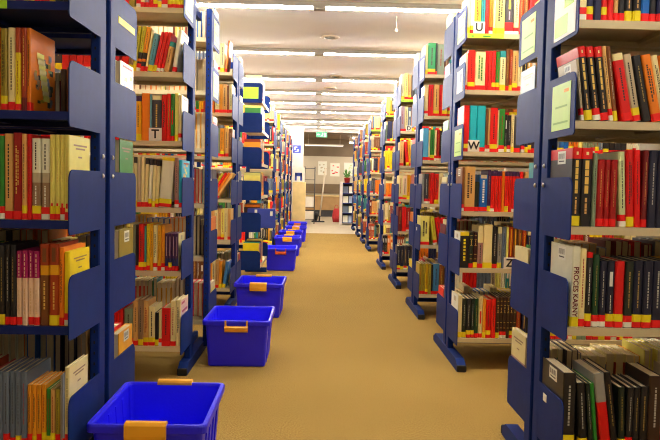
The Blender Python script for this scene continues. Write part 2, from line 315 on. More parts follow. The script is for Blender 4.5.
SHELVES = {
 'R1': {
  1: [(25,236,'cream','text',0), (19,242,'navy','line',0), (22,242,'navy','line',0), (17,242,'red','line',0), (17,242,'red','line',0), (12,236,'tan','text',0), (19,248,'black','text2',0), (22,248,'black','gold',0), (22,248,'black','gold',0), (25,242,'blue','line',0), (19,248,'black','line',0), (22,248,'navy','line',0), (19,248,'black','line',0)],
  2: [(23,), (7,186,'stone','text',7,'sticker'), (22,224,'black','goldred',8), (22,224,'black','goldred',8), (22,224,'black','goldred',8), (12,227,'tan','text',8), (12,227,'brown','line',8), (31,205,'red','capcream',11), (25,205,'stone','text',11), (25,202,'black','line',12), (28,205,'orange','text2',12), (19,205,'cream','text2',12), (12,205,'orange','line',12), (19,211,'darkred','line',12), (25,205,'scarlet','line',12)],
  3: [(28,239,'black','goldred',0,'sticker'), (34,239,'black','goldred',0), (12,224,'greygreen','line',0), (22,205,'darkred','line',0), (16,205,'darkred','line',0), (19,205,'darkred','line',0), (19,230,'palegreen','text',3), (22,236,'red','text2',2), (19,236,'red','line',2), (16,236,'maroon','line',0), (25,236,'navyblack','line',0), (28,236,'navyblack','line',0), (28,236,'navyblack','line',0), (25,236,'black','line',0)],
  4: [(11,), (25,248,'white','proces',0,'sticker'), (19,242,'cream','text',0), (19,230,'black','headred',0), (19,224,'darkgreen','line',0), (22,205,'navyblack','line',0), (22,205,'navyblack','label',0), (28,205,'red','plain',0), (25,205,'blackgreen','line',0), (28,208,'navyblack','line',0), (28,208,'navyblack','line',0), (34,208,'navyblack','line',0), (25,208,'navyblack','line',0)],
  5: [(40,236,'black','line',0,'sticker'), (25,205,'black','line',4), (12,205,'blackgreen','line',5), (12,205,'green','plain',6), (31,236,'grey','lowred',8), (19,242,'black','line',8), (19,193,'blackgreen','line',2), (19,193,'black','line',0), (19,193,'black','line',0), (25,196,'black','line',0), (40,230,'brownblack','line',0), (19,186,'red','headcream',0), (25,193,'black','line',0)],
 },
 'L1': {
  1: [(21,226,'black','line',0), (18,220,'blackgreen','line',0), (15,232,'yellow','text',0), (15,232,'yellow','text',0), (9,208,'white','text',0), (15,232,'red','line',0), (15,232,'red','line',0), (12,208,'cream','text',0), (21,238,'maroon','line',0), (18,238,'darkred','line',0), (18,232,'red','line',0), (18,220,'orange','line',0), (18,220,'orange','line',0)],
  2: [(113,), (10,238,'orange','text2',0,'art'), (15,238,'rust','bandlow',0), (15,238,'rust','yellowlabel',0), (21,238,'cream','text',0), (18,235,'olive','text2',0), (24,238,'orange','line',0), (21,232,'orange','line',0), (24,226,'olive','line',0)],
  3: [(13,250,'paleyellow','textfine',0,'ctitle'), (13,250,'paleyellow','textfine',0), (13,250,'paleyellow','textfine',0), (13,250,'paleyellow','textfine',0), (24,238,'white','twotone',0), (24,238,'white','twotone',0), (12,250,'red','line',0), (12,250,'peach','text',0), (24,253,'darkred','text2',0), (24,250,'tan','text',0), (22,244,'green','line',0), (18,238,'black','label',0), (24,238,'black','line',0)],
  4: [(15,220,'yellow','plain',0,'ctitle'), (13,232,'orange','text2',0), (27,244,'rust','bandhigh',0), (27,241,'brown','bandhigh',0), (15,220,'pinkcream','magenta',0), (15,220,'pinkcream','magenta',0), (15,220,'pinkcream','magenta',0), (15,220,'pinkcream','magenta',0), (15,238,'black','line',0), (15,238,'black','line',0), (15,235,'black','line',0), (15,235,'blueblack','line',0), (12,235,'blueblack','line',0), (18,232,'yellow','text',0)],
  5: [(13,238,'cream','text',0,'ctitle'), (6,220,'lightblue','plain',0), (4,214,'grey','plain',0), (12,173,'olive','line',0), (12,173,'tan','text',0), (12,173,'green','line',0), (12,185,'orangetan','text2',0), (12,185,'orangetan','text2',0), (12,185,'orangetan','text2',0), (12,185,'orangetan','text2',0), (16,223,'greyblue','line',0), (16,223,'greyblue','line',0), (16,223,'greyblue','line',0), (16,223,'greyblue','line',0), (16,223,'greyblue','line',0), (18,220,'rose','line',0), (18,208,'maroon','line',0)],
 },
 'R2': {
  0: [(16,194,'cream','plain',0), (22,215,'white','plain',0), (32,237,'limeyellow','text2',0), (22,231,'teal','line',0), (19,237,'scarlet','text2',0), (19,237,'orange','line',0), (11,215,'cream','plain',0), (48,226,'palelime','text2',0), (46,242,'charcoal','yellowtitle',0), (27,220,'cream','text2',0), (22,231,'rust','line',0), (22,237,'brown','line',0)],
  1: [(11,194,'pinkcream','plain',0,'sticker'), (38,210,'scarlet','line',0), (54,204,'cream','textgreen',0), (16,210,'red','line',0), (16,210,'scarlet','line',0), (18,210,'red','line',0), (19,204,'green','line',0), (32,210,'cream','headteal',0), (16,220,'brown','line',0), (16,220,'rust','line',0), (27,210,'tan','text',0), (22,204,'cream','text',0)],
  2: [(30,247,'red','plain',0,'sticker'), (39,247,'turquoise','plain',0), (45,247,'turquoise','plain',0), (12,231,'brown','plain',0), (8,237,'tan','plain',0), (39,237,'red','line',0), (6,226,'cream','plain',0), (30,231,'green','line',0), (12,204,'black','label',0), (18,199,'black','line',0), (16,204,'cream','text',0), (32,194,'charcoal','line',0)],
  3: [(13,237,'brown','plain',0,'sticker'), (56,242,'tan','text2',0), (22,161,'blackgreen','plain',0), (43,199,'blue','whitetext',0), (16,226,'plum','line',0), (18,220,'scarlet','headplum',0), (18,220,'scarlet','headplum',0), (18,220,'scarlet','headplum',0), (14,220,'orange','plain',0), (18,220,'scarlet','headplum',0), (18,220,'scarlet','headplum',0), (18,220,'scarlet','headplum',0), (18,220,'scarlet','headplum',0), (18,220,'red','line',0)],  # low blackgreen book stands in for the shade of an open gap
  4: [(48,194,'black','yellowhead',0,'white'), (22,194,'blackgreen','goldline',0), (22,194,'blackred','goldline',0), (27,231,'cream','lowgrey',0), (48,237,'cream','plain',0), (27,226,'black','line',0), (22,226,'grey','headcream',0), (22,226,'greyblue','line',0), (12,226,'paleyellow','plain',0), (22,226,'rust','orangeline',0), (22,226,'brown','orangeline',0), (22,215,'brown','lowplum',0), (22,215,'rust','lowplum',0)],
  5: [(22,231,'cream','plain',0,'white'), (22,215,'blackgreen','line',0), (22,215,'black','line',0), (19,215,'blackgreen','line',0), (19,215,'darkgreen','line',0), (22,226,'cream','redlabel',0), (16,215,'orangetan','plain',0), (27,210,'red','line',0), (24,215,'scarlet','line',0), (17,226,'brownblack','goldline',0), (17,226,'brownblack','goldline',0), (17,226,'brownblack','goldline',0), (17,226,'brownblack','goldline',0), (17,226,'brownblack','goldline',0), (17,226,'brownblack','goldline',0), (22,215,'rust','line',0)],
 },
 'L2': {
  0: [(19,214,'black','line',0), (19,209,'black','line',0), (17,214,'cream','text',0), (17,214,'paleyellow','text',0), (27,209,'red','line',0), (17,209,'lilac','plain',0), (19,214,'scarlet','line',0), (19,214,'scarlet','line',0), (17,209,'lilac','line',0), (19,204,'cream','text',0), (19,209,'green','line',0)],
  1: [(34,), (19,204,'white','plain',8,'art2'), (15,), (24,146,'tan','headteal',12), (15,194,'red','line',12), (15,194,'scarlet','line',12), (15,194,'red','line',12), (24,184,'turqgrey','line',10), (10,204,'cream','plain',9), (19,214,'orangetan','blacklow',8), (19,218,'limeyellow','blacklow',8), (15,218,'limeyellow','line',7), (19,214,'greybrown','headmaroon',6), (34,218,'scarlet','line',5)],
  2: [(5,), (15,223,'cream','plain',0,'art2'), (17,233,'paleyellow','plain',0), (17,228,'green','redlabel',0), (17,228,'red','textgreen',0), (24,223,'red','text2',0), (44,218,'charcoal','capcream',0), (8,223,'turqgrey','plain',0), (39,228,'orange','plain',0), (29,214,'amber','headplum',0), (24,218,'palegreen','textgreen',0), (15,218,'cream','text',0)],
  3: [(15,233,'cyan','plain',0,'art3'), (19,243,'lilacbrown','line',0), (58,243,'white','yellowcap',4), (15,228,'cream','blackcap',2), (15,233,'cream','blackcap',2), (15,233,'white','blackcap',2), (15,238,'cream','blackcap',1), (15,243,'cream','plain',0), (17,243,'stone','plain',0), (15,243,'cream','blackcap',0), (15,243,'cream','plain',0)],
  4: [(15,), (15,184,'plum','lownavy',0,'cream'), (15,184,'plum','lownavy',0), (15,184,'plum','lownavy',0), (15,184,'plum','lownavy',0), (16,223,'orangetan','line',0), (16,223,'amber','text',0), (19,223,'cream','text2',0), (15,228,'amber','line',0), (15,228,'yellow','text',0), (7,218,'teal','plain',0), (27,228,'red','text2',0), (13,223,'black','plain',0), (11,223,'greygreen','plain',0), (15,228,'cream','text',0), (15,228,'paleyellow','text',0)],
  5: [(24,228,'cream','text2',0,'pattern'), (24,223,'cream','text',0), (41,189,'red','line',0), (13,175,'cream','plain',0), (17,165,'black','plain',0), (29,194,'cream','text',0), (24,223,'tan','text2',0), (24,228,'greybrown','line',0), (24,223,'tan','line',0), (39,184,'greygreen','line',0)],  # plain black book is a shaded gap put in as dark colour
 },
 'R3': {
  0: [(19,216,'cream','plain',0), (56,231,'emerald','line',0), (10,231,'black','plain',0), (52,224,'greygreen','line',0), (30,224,'brown','line',0)],
  1: [(30,224,'cream','plain',0), (37,231,'red','line',0), (41,231,'peach','line',0), (22,231,'red','line',0), (37,231,'cream','text',0)],
  2: [(41,239,'skyblue','plain',0,'white'), (11,224,'cream','plain',0), (30,231,'green','line',0), (15,224,'cream','plain',0), (22,231,'darkred','line',0), (19,224,'black','line',0), (37,224,'red','line',0)],
  3: [(19,224,'grey','line',0), (30,224,'charcoal','line',0), (10,224,'rust','plain',0), (30,231,'red','line',0), (30,224,'scarlet','text2',0), (30,231,'cream','text',0)],
  4: [(67,216,'paleyellow','text2',0), (30,216,'limeyellow','line',8), (37,209,'red','line',12), (37,209,'red','line',12), (30,209,'maroon','line',12)],
  5: [(21,231,'olive','line',0), (21,231,'olive','line',0), (21,231,'mustard','line',0), (21,231,'olive','line',0), (12,224,'black','plain',0), (45,231,'steelblue','line',0), (37,224,'brown','line',0)],
 },
 'R4': {
  0: [(29,238,'cream','text',0), (33,248,'paleyellow','text',0), (29,238,'tan','line',0), (29,229,'charcoal','line',0), (38,229,'greyblue','line',0)],
  1: [(38,238,'lilac','line',0), (29,238,'cream','text',0), (33,229,'greyblue','label',0), (29,238,'orange','line',0), (29,238,'cream','text',0)],
  2: [(38,229,'peach','line',0), (29,229,'red','line',6), (29,238,'amber','line',6), (29,229,'palegreen','line',6), (29,229,'cream','text',0)],
  3: [(38,229,'cream','text',0), (38,229,'pinkcream','text',0), (29,238,'amber','line',0), (29,229,'orange','line',0), (38,229,'cream','text',0)],
  4: [(38,238,'maroon','line',0), (38,238,'red','line',0), (38,229,'darkred','line',0), (38,229,'charcoal','line',0), (38,229,'red','line',0)],
  5: [(31,229,'navyblack','line',0), (31,229,'navyblack','line',0), (31,229,'charcoal','line',0), (31,229,'navyblack','line',0), (31,229,'charcoal','line',0)],
 },
 'L4': {
  0: [(46,), (15,237,'orange','plain',6), (31,214,'cream','text',0), (31,206,'white','label',0), (31,214,'white','label',0)],
  1: [(23,214,'cream','text',0), (15,206,'brown','line',0), (31,214,'tan','text',0), (23,214,'orangetan','line',0), (31,214,'cream','text',0)],
  2: [(23,214,'brown','line',0), (31,221,'tan','line',0), (31,214,'orangetan','text',0), (23,214,'greygreen','line',0), (23,214,'tan','line',0)],
  3: [(103,), (19,229,'peach','plain',32), (19,229,'orange','plain',32), (19,229,'scarlet','plain',32), (19,221,'limeyellow','plain',32)],
  4: [(23,237,'tan','line',0), (23,237,'cream','text',0), (23,237,'paleyellow','text',0), (23,237,'tan','line',0), (23,237,'cream','text',0), (23,237,'tan','line',0)],
  5: [(38,), (23,206,'steelblue','plain',8), (23,206,'orangetan','line',0), (23,214,'tan','text',0), (23,206,'cream','text',0), (23,206,'orangetan','line',0)],
 },
}
# ------------------------------------------------------------------ books
def book_geo(rng, w, h, d, col, style, side=None, aisle=-1, sticker=True, simple=False):
    """cover, pages, label as three MBs; spine at y=0 facing -y, x centred, stands on z=0"""
    base = LP[col]
    lum = 0.3 * base[0] + 0.6 * base[1] + 0.1 * base[2]
    jit = 1 + rng.uniform(-0.08, 0.08); base = tuple(min(1, c * jit) for c in base)
    light = LP['gold'] if rng.random() < 0.5 else LP['paper']
    ink = light if lum < 0.16 else (LP['ink'] if rng.random() < 0.8 else LP['darkred'])
    if style == 'line' and lum < .16: ink = tuple(.55 * a + .45 * b for a, b in zip(ink, base))
    seg = [(0, 1, base)]
    dec = []                                          # (x0,x1 in -1..1, z0,z1 in 0..1, colour)
    def vtext(x0, x1, z0, z1, c, step=0.035, duty=0.6):
        z = z0
        while z < z1 - 0.01:
            L = step * rng.uniform(0.6, 1.6); e = min(z1, z + L * duty + 0.006)
            dec.append((x0, x1, z, e, c)); z += L
    if style == 'line': vtext(-0.18, 0.18, 0.3, 0.85, ink)
    elif style == 'text': vtext(-0.28, 0.22, 0.25, 0.88, ink, 0.03)
    elif style == 'textfine': vtext(-0.2, 0.1, 0.45, 0.85, LP['tan'], 0.025); dec.append((-0.7, 0.7, 0.14, 0.20, LP['stickred'])) 
    elif style == 'text2': vtext(-0.55, -0.1, 0.3, 0.85, ink); vtext(0.15, 0.5, 0.4, 0.8, ink, 0.03)
    elif style in ('gold', 'goldred'):
        vtext(-0.45, 0.45, 0.42 if style == 'goldred' else 0.3, 0.84, LP['gold'], 0.085, 0.82); vtext(-0.25, 0.25, 0.16, 0.38, LP['tan'], 0.05, 0.7)
        if style == 'goldred':
            seg = [(0, 0.86, base), (0.86, 1, LP['red'])]; dec.append((-0.3, 0.3, 0.91, 0.95, LP['cream']))
    elif style == 'goldline':
        for z in (0.25, 0.38, 0.62, 0.80, 0.9): dec.append((-0.95, 0.95, z, z + 0.012, LP['gold']))
        vtext(-0.3, 0.3, 0.64, 0.78, LP['gold'], 0.05)
    elif style == 'orangeline': dec.append((-0.35, 0.35, 0.3, 0.95, LP['amber']))
    elif style.startswith('cap') or style.startswith('head'):
        k = style[3:] if style.startswith('cap') else style[4:]
        c = {'cream': LP['cream'], 'red': LP['red'], 'teal': LP['teal'], 'plum': LP['plum'], 'maroon': LP['maroon']}[k]
        z = {'red': 0.93, 'plum': 0.88}.get(k, 0.90 if style.startswith('cap') else 0.84)
        seg = [(0, z, base), (z, 1, c)]; vtext(-0.2, 0.2, 0.3, 0.8, ink)
    elif style == 'yellowhead': seg = [(0, .9, base), (.9, 1, LP['yellow'])]; vtext(-0.3, 0.3, 0.2, 0.85, LP['stickyellow'], 0.07)
    elif style == 'yellowcap': seg = [(0, .04, base), (.04, .12, LP['black']), (.12, .93, base), (.93, 1, LP['yellow'])]
    elif style == 'blackcap': seg = [(0, .88, base), (.88, 1, LP['ink'])]
    elif style == 'blacklow': seg = [(0, .10, base), (.10, .22, LP['ink']), (.22, .28, LP['orange']), (.28, .42, LP['ink']), (.42, 1, base)]; vtext(-.2, .2, .5, .9, ink)
    elif style == 'bandhigh': seg = [(0, .62, base), (.62, .74, LP['amber']), (.74, 1, LP['rust'])]; vtext(-.25, .25, .2, .55, LP['gold']); dec.append((-.6, .6, .78, .95, LP['brown']))
    elif style == 'bandlow': seg = [(0, .16, LP['maroon']), (.16, 1, base)]; vtext(-.2, .2, .3, .9, LP['gold'])
    elif style == 'yellowlabel': seg = [(0, .7, LP['yellow']), (.7, 1, base)]; vtext(-.2, .2, .2, .6, LP['rust'])
    elif style == 'twotone':
        seg = [(0, .46, LP['greybrown']), (.46, .58, LP['stone']), (.58, 1, base)]; vtext(-.25, .2, .62, .95, LP['ink'], .03); vtext(-.25, .2, .12, .42, LP['paper'], .03)
    elif style == 'magenta': seg = [(0, .64, base), (.64, 1, LP['magentac'])]; vtext(-.3, .3, .66, .97, LP['pinkcream'], .05); vtext(-.15, .15, .15, .5, LP['tan'], .04)
    elif style == 'lownavy': seg = [(0, .34, LP['cover_navy']), (.34, 1, base)]; dec.append((-.4, .4, .4, .92, LP['lilac']))
    elif style == 'lowplum': seg = [(0, .34, LP['plum']), (.34, 1, base)]; vtext(-.3, .3, .45, .9, LP['amber'])
    elif style == 'lowgrey': seg = [(0, .6, LP['lilacbrown']), (.6, 1, base)]; vtext(-.3, .3, .1, .55, LP['charcoal'])
    elif style == 'lowred': seg = [(0, .62, LP['red']), (.62, 1, base)]
    elif style == 'label': dec.append((-.7, .7, .62, .84, LP['paper'])); vtext(-.15, .15, .15, .5, light)
    elif style == 'redlabel': dec.append((-.6, .6, .35, .65, LP['red'])); vtext(-.2, .2, .7, .95, ink)
    elif style == 'textgreen': vtext(-.45, -.1, .3, .9, LP['green']); vtext(.15, .5, .25, .85, LP['green'], .03)
    elif style == 'whitetext': vtext(-.3, .3, .25, .85, LP['paper'], .05); dec.append((-.95, .95, .9, 1.0, LP['stone']))
    elif style == 'yellowtitle': seg = [(0, .12, LP['paper']), (.12, .26, LP['red']), (.26, 1, base)]; dec.append((-.3, .25, .55, .98, LP['limeyellow'])); dec.append((-.2, .15, .32, .5, LP['lilac']))
    cv = MB(); t = min(0.0025, w * 0.18); c = min(0.004, w * 0.2)
    for z0, z1, cc in seg:
        P = [(-w / 2, d), (-w / 2, c), (-w / 2 + c, 0), (w / 2 - c, 0), (w / 2, c), (w / 2, d), (w / 2 - t, d), (w / 2 - t, t + c), (-w / 2 + t, t + c), (-w / 2 + t, d)]
        a, b = z0 * h, z1 * h; n = len(P)
        vs = [(x, y, a) for x, y in P] + [(x, y, b) for x, y in P]
        fs = [(i, (i + 1) % n, (i + 1) % n + n, i + n) for i in range(n)]
        for o, rev in ((0, True), (n, False)):
            if (o == 0 and z0 > 0) or (o == n and z1 < 1): continue
            for q in ((0, 1, 8, 9), (1, 2, 3, 4, 7, 8), (4, 5, 6, 7)):
                q = [i + o for i in q]; fs.append(tuple(reversed(q)) if rev else tuple(q))
        cv.add(vs, fs, cc)
    hw = w / 2 - c
    for x0, x1, z0, z1, cc in dec:
        cv.add([(x0 * hw, -.0004, z0 * h), (x1 * hw, -.0004, z0 * h), (x1 * hw, -.0004, z1 * h), (x0 * hw, -.0004, z1 * h)], [(0, 1, 2, 3)], cc)
    if side:
        X = aisle * (w / 2 + .0004)
        def sd(y0, y1, z0, z1, cc, k=1):
            X2 = aisle * (w / 2 + .0004 * k)
            q = [(X2, y0 * d, z0 * h), (X2, y1 * d, z0 * h), (X2, y1 * d, z1 * h), (X2, y0 * d, z1 * h)]
            cv.add(q if aisle > 0 else q[::-1], [(0, 1, 2, 3)], cc)
        if side == 'sticker':
            sd(.30, .66, .80, .97, LP['paper'])
            for i in range(6): sd(.36 + .045 * i, .375 + .045 * i + .012 * (i % 2), .87, .94, LP['ink'], 2)
            sd(.36, .6, .83, .845, LP['ink'], 2)
        elif side == 'ctitle':
            for z, y0, y1 in ((.88, .2, .85), (.84, .3, .75), (.74, .42, .6), (.36, .3, .7)): sd(y0, y1, z, z + .02, LP['greybrown'])
        elif side == 'art':
            
            for i in range(60):
                z = .08 + .62 * rng.random(); y = .1 + .68 * rng.random(); sd(y, y + rng.uniform(.08,.16), z, z + rng.uniform(.03,.08), rng.choice([LP['olive'], LP['greygreen'], LP['greybrown'], LP['blackgreen'], LP['greyblue']]), 2 + i * .1)
            for i in range(9):
                f = i / 8; sd(.22 + .25 * f, .50 + .22 * f, .66 - .5 * f, .74 - .5 * f, LP['cream'] if i % 2 else LP['paleyellow'], 8)
        elif side in ('art2', 'art3'):
            bc = LP['cream'] if side == 'art2' else LP['cyan']
            for i in range(10):
                z = .45 + .45 * rng.random(); y = .1 + .6 * rng.random(); sd(y, y + .2, z, z + .06, rng.choice([LP['peach'], LP['stone'], LP['paleyellow'], LP['lightblue']]), 1 + i * .2)
            sd(.15, .85, .92, .95, LP['rust'], 4)
        elif side == 'pattern':
            sd(0.02, .98, .02, .98, LP['pinkcream'])
            for i in range(10): sd(.06 + .09 * (i % 3), .3 + .2 * (i % 4), .08 + .09 * i, .13 + .09 * i, LP['rose'] if i % 2 else LP['lilac'], 2)
        elif side in ('white', 'cream'):
            sd(0.02, .99, .0, 1, LP['paper'] if side == 'white' else LP['cream'])
            sd(.35, .62, .82, .93, LP['stone'], 2)
    pg = MB(); g = min(0.003, h * .02)
    pg.box(-w / 2 + t + .0002, w / 2 - t - .0002, t + c + .0002, d - g, g, h - g, (0.6, 0.5, 0.35), 0)
    lb = None
    if sticker:
        lb = MB(); e = .0008
        kind = rng.random()
        parts = [(0.002, .025, LP['stickred'])] if kind < .38 else [(0.002, .032, LP['stickyellow'])] if kind < .58 else [(0.002, .019, LP['stickred']), (.019, .042, LP['stickyellow'])] if kind < .8 else [(0.002, .018, LP['paper']), (.018, .038, LP['stickred'])]
        yb = min(d * .3, .02)
        for z0, z1, cc in parts:
            P = [(-w / 2 - e, yb), (-w / 2 - e, c), (-w / 2 + c, -e), (w / 2 - c, -e), (w / 2 + e, c), (w / 2 + e, yb)]
            vs = [(x, y, z0) for x, y in P] + [(x, y, z1) for x, y in P]
            lb.add(vs, [(i, i + 1, i + 7, i + 6) for i in range(5)], cc)
    return cv, pg, lb

ADJ = {'gold': 'gold-lettered', 'goldred': 'red-topped gold-lettered', 'goldline': 'gold-ruled', 'capcream': 'cream-topped', 'headred': 'red-topped', 'headcream': 'cream-topped',
 'headteal': 'teal-topped', 'headplum': 'dark-headed', 'headmaroon': 'maroon-topped', 'yellowhead': 'yellow-headed', 'yellowcap': 'yellow-topped', 'blackcap': 'black-topped',
 'blacklow': 'black-banded', 'bandhigh': 'yellow-banded', 'bandlow': 'dark-footed', 'yellowlabel': 'yellow-panelled', 'twotone': 'two-tone', 'magenta': 'magenta-topped',
 'lownavy': 'navy-footed', 'lowplum': 'plum-footed', 'lowgrey': 'grey-footed', 'lowred': 'red-footed', 'label': 'pale-labelled', 'redlabel': 'red-labelled', 'textgreen': 'green-lettered',
 'whitetext': 'white-lettered', 'yellowtitle': 'yellow-titled', 'plain': 'plain', 'text': 'single-titled', 'text2': 'wide-titled', 'textfine': 'finely titled', 'proces': 'red-titled',
 'orangeline': 'orange-striped', 'line': ''}
STUFF = [MB(), MB(), MB()]
KEYS = {}
FAR_KEYS = set(FAR_LIST.split())

def add_book(loc, rot, rng, w, h, d, col, style, side, aisle, label, group, stuff=False, sticker=True):
    cv, pg, lb = book_geo(rng, w, h, d, col, style, side, aisle, sticker)
    if stuff:
        m = Matrix.Translation(loc) @ rot
        STUFF[0].join(cv, m); STUFF[1].join(pg, m)
        if lb: STUFF[2].join(lb, m)
        return None
    o = cv.build('book', M['cover'], None, loc); o.rotation_euler = rot.to_euler()
    tag(o, label, 'book', group)
    pg.build('pages', M['pages'], o)
    if lb: lb.build('spine_label', M['label'], o)
    if style == 'proces':
        me = text_mesh('PROCES KARNY', 0.0215, 0.0003, 'title'); me.materials.append(mat_noise('title_red', lin((110, 20, 24)), .05, 20, .5))
        t = link('title', me, o, (0, -.0007, h * .44), (pi / 2, pi / 2, 0))
    return o

def fill_shelf(items, side, xe, y_front, z, rackname, shelfname, key, facing=-1, depth=(0.15, 0.20), seed=0, stuff=False, gap0=0.004, limit=9, push=0.0, stick=True):
    """stand books outwards from the aisle end; items in mm"""
    rng = random.Random(hash_seed(key) + seed)
    u = gap0; pb = u; pt = (u, 0.0); n = 0; outp = u
    for it in items:
        if len(it) == 1:
            pb = pb + it[0] / 1000; pt = (pb, 0.001); continue
        w, h, col, style, lean = it[:5]; sd = it[5] if len(it) > 5 else None
        w /= 1000; h /= 1000; a = radians(lean + (rng.uniform(0, .4) if lean else 0))
        d = rng.uniform(*depth); d = min(d, h * .85)
        if h > .22: d = max(d, .165)
        # pivot at the inner bottom corner; touch the previous book
        zz = min(pt[1], h * cos(a)); prev = pb + (pt[0] - pb) * (zz / pt[1]) if pt[1] > 0 else pb
        u0 = max(pb, prev + tan(a) * zz) + .0018
        if u0 + w / cos(a) > limit: break
        # local frame: +u outward
        ca, sa = cos(a), sin(a)
        cu, cz = u0 + ca * w / 2, sa * w / 2
        loc = Vector((xe + side * cu, y_front - facing * (0.008 + rng.uniform(0, .006) + push), z + cz + .0006))
        ang = -a if side > 0 else a
        rot = Matrix.Rotation(ang, 4, 'Y')
        if facing > 0: rot = rot @ Matrix.Rotation(pi, 4, 'Z')
        pb = u0 + w / ca; pt = (u0 + ca * w - sa * h, sa * w + ca * h)
        n += 1; outp = pb
        sz = 'thick' if w > .031 else ('thin' if w < .0125 else '')
        words = ' '.join(x for x in [('leaning' if a > .03 else ''), sz, ADJ.get(style, ''), WORDS.get(col, col), 'book'] if x)
        label = '%s, %s from aisle end, %s shelf, %s' % (words, (ORD[n - 1] if n <= 17 else 'later'), shelfname, rackname)
        al = -side if facing < 0 else side
        o = add_book(loc, rot, rng, w, h, d, col, style, sd, al, label, 'books on the %s' % rackname, stuff or '%s.%d' % (key, n) in FAR_KEYS, stick and rng.random() < .9)
        if o: KEYS[o.name] = '%s.%d' % (key, n)
    return outp

def hash_seed(s):
    v = 7
    for ch in s: v = (v * 131 + ord(ch)) % 1000003
    return v

MIX = list(PAL.keys())[:51]
WARM = ['cream', 'white', 'tan', 'paleyellow', 'red', 'scarlet', 'orange', 'brown', 'maroon', 'stone', 'green', 'navy', 'black', 'charcoal', 'blue', 'greygreen', 'olive', 'amber', 'greyblue', 'rust', 'yellow', 'teal']
def random_items(seed, length, pal=WARM):
    r = random.Random(seed); out = []; s = 0; runc = None; k = 0; lean = 0
    hh = r.uniform(205, 238)
    while s < length * 1000:
        if k <= 0: runc = r.choice(pal); k = r.choice([1, 1, 1, 2, 3, 4]); rw = r.uniform(14, 34); rh = hh + r.uniform(-28, 14); st = r.choice(['line', 'line', 'text', 'text2', 'plain', 'label', 'headcream'])
        out.append((rw, rh, runc, st, 0)); s += rw + .6; k -= 1
    return out
# ------------------------------------------------------------------ bookcases
LEVELS = [1.82, 1.515, 1.185, 0.862, 0.552, 0.18]
POST_H = 1.98
BAY = 1.02
CACHE = {}
def cached(key, fn):
    if key not in CACHE: CACHE[key] = fn()
    return CACHE[key]

def m_upright(side, h):
    def f():
        b = MB(); b.bbox(0, .032, -.032, .032, 0.03, h, .004)
        z = .12
        while z < h - .05:
            for y in (-.0326, .0326): b.box(.013, .019, min(y, y * .97), max(y, y * .97), z, z + .010, (0, 0, 0), 1)
            z += .036
        if side < 0: b.flip_x()
        return b.mesh('upright', [M['blue'], M['slot']])
    return cached(('up', side, h), f)
def m_foot(side, half):
    def f():
        b = MB(); prof = [(-half, 0), (half, 0), (half, .035), (half - .05, .06), (-half + .05, .06), (-half, .035)]
        b.prism_x(prof, -.004, .044); 
        if side < 0: b.flip_x()
        return b.mesh('foot', M['blue'])
    return cached(('ft', side, half), f)
def m_cap(side, half, sg):
    def f():
        b = MB(); y0, y1 = sorted((sg * half, sg * (half + .012))); b.bbox(-.006, .046, y0, y1, 0, .038, .004)
        if side < 0: b.flip_x()
        return b.mesh('foot_cap', M['black'])
    return cached(('fc', side, half, sg), f)
def m_shelf(side, y0, y1, mat, bay):
    def f():
        b = MB(); b.box(.004, bay - .004, y0, y1, -.004, 0)
        b.box(.004, bay - .004, y0, y0 + .003, -.024, -.004); b.box(.004, bay - .004, y1 - .003, y1, -.024, -.004)
        b.box(.004, bay - .004, y0 + .003, y0 + .02, -.024, -.021); b.box(.004, bay - .004, y1 - .02, y1 - .003, -.024, -.021)
        for u in (.3, .6): b.box(u, u + .03, y0 + .02, y1 - .02, -.016, -.004)
        if side < 0: b.flip_x()
        return b.mesh('shelf', mat)
    return cached(('sh', side, y0, y1, mat.name, bay), f)
def m_panel(side, y_post, y_tip):
    def f():
        sg = -1 if y_tip < y_post else 1
        L = abs(y_tip - y_post); R = .032; r = .012; zb, zt = -.042, .150
        P = [(0, zb), (L - r, zb)]
        for i in range(1, 5): t = -pi / 2 + pi / 2 * i / 4; P.append((L - r + r * cos(t), zb + r + r * sin(t)))
        for i in range(0, 7): t = pi / 2 * i / 6; P.append((L - R + R * cos(t), zt - R + R * sin(t)))
        P.append((0, zt))
        b = MB(); b.prism_x([(y_post + sg * y, z) for y, z in P], 0, .0035)
        if side < 0: b.flip_x()
        return b.mesh('end_panel', M['blue'])
    return cached(('pn', side, y_post, y_tip), f)
def m_bolt(side):
    def f():
        b = MB()
        R = [[(x, r * cos(2 * pi * i / 10), r * sin(2 * pi * i / 10)) for i in range(10)] for x, r in ((0.0, .008), (-.003, .0075), (-.005, .004))]
        b.rings(R, (0, 0, 0), 0, True, True, True)
        if side < 0: b.flip_x()
        return b.mesh('bolt', M['steel'])
    return cached(('bo', side), f)

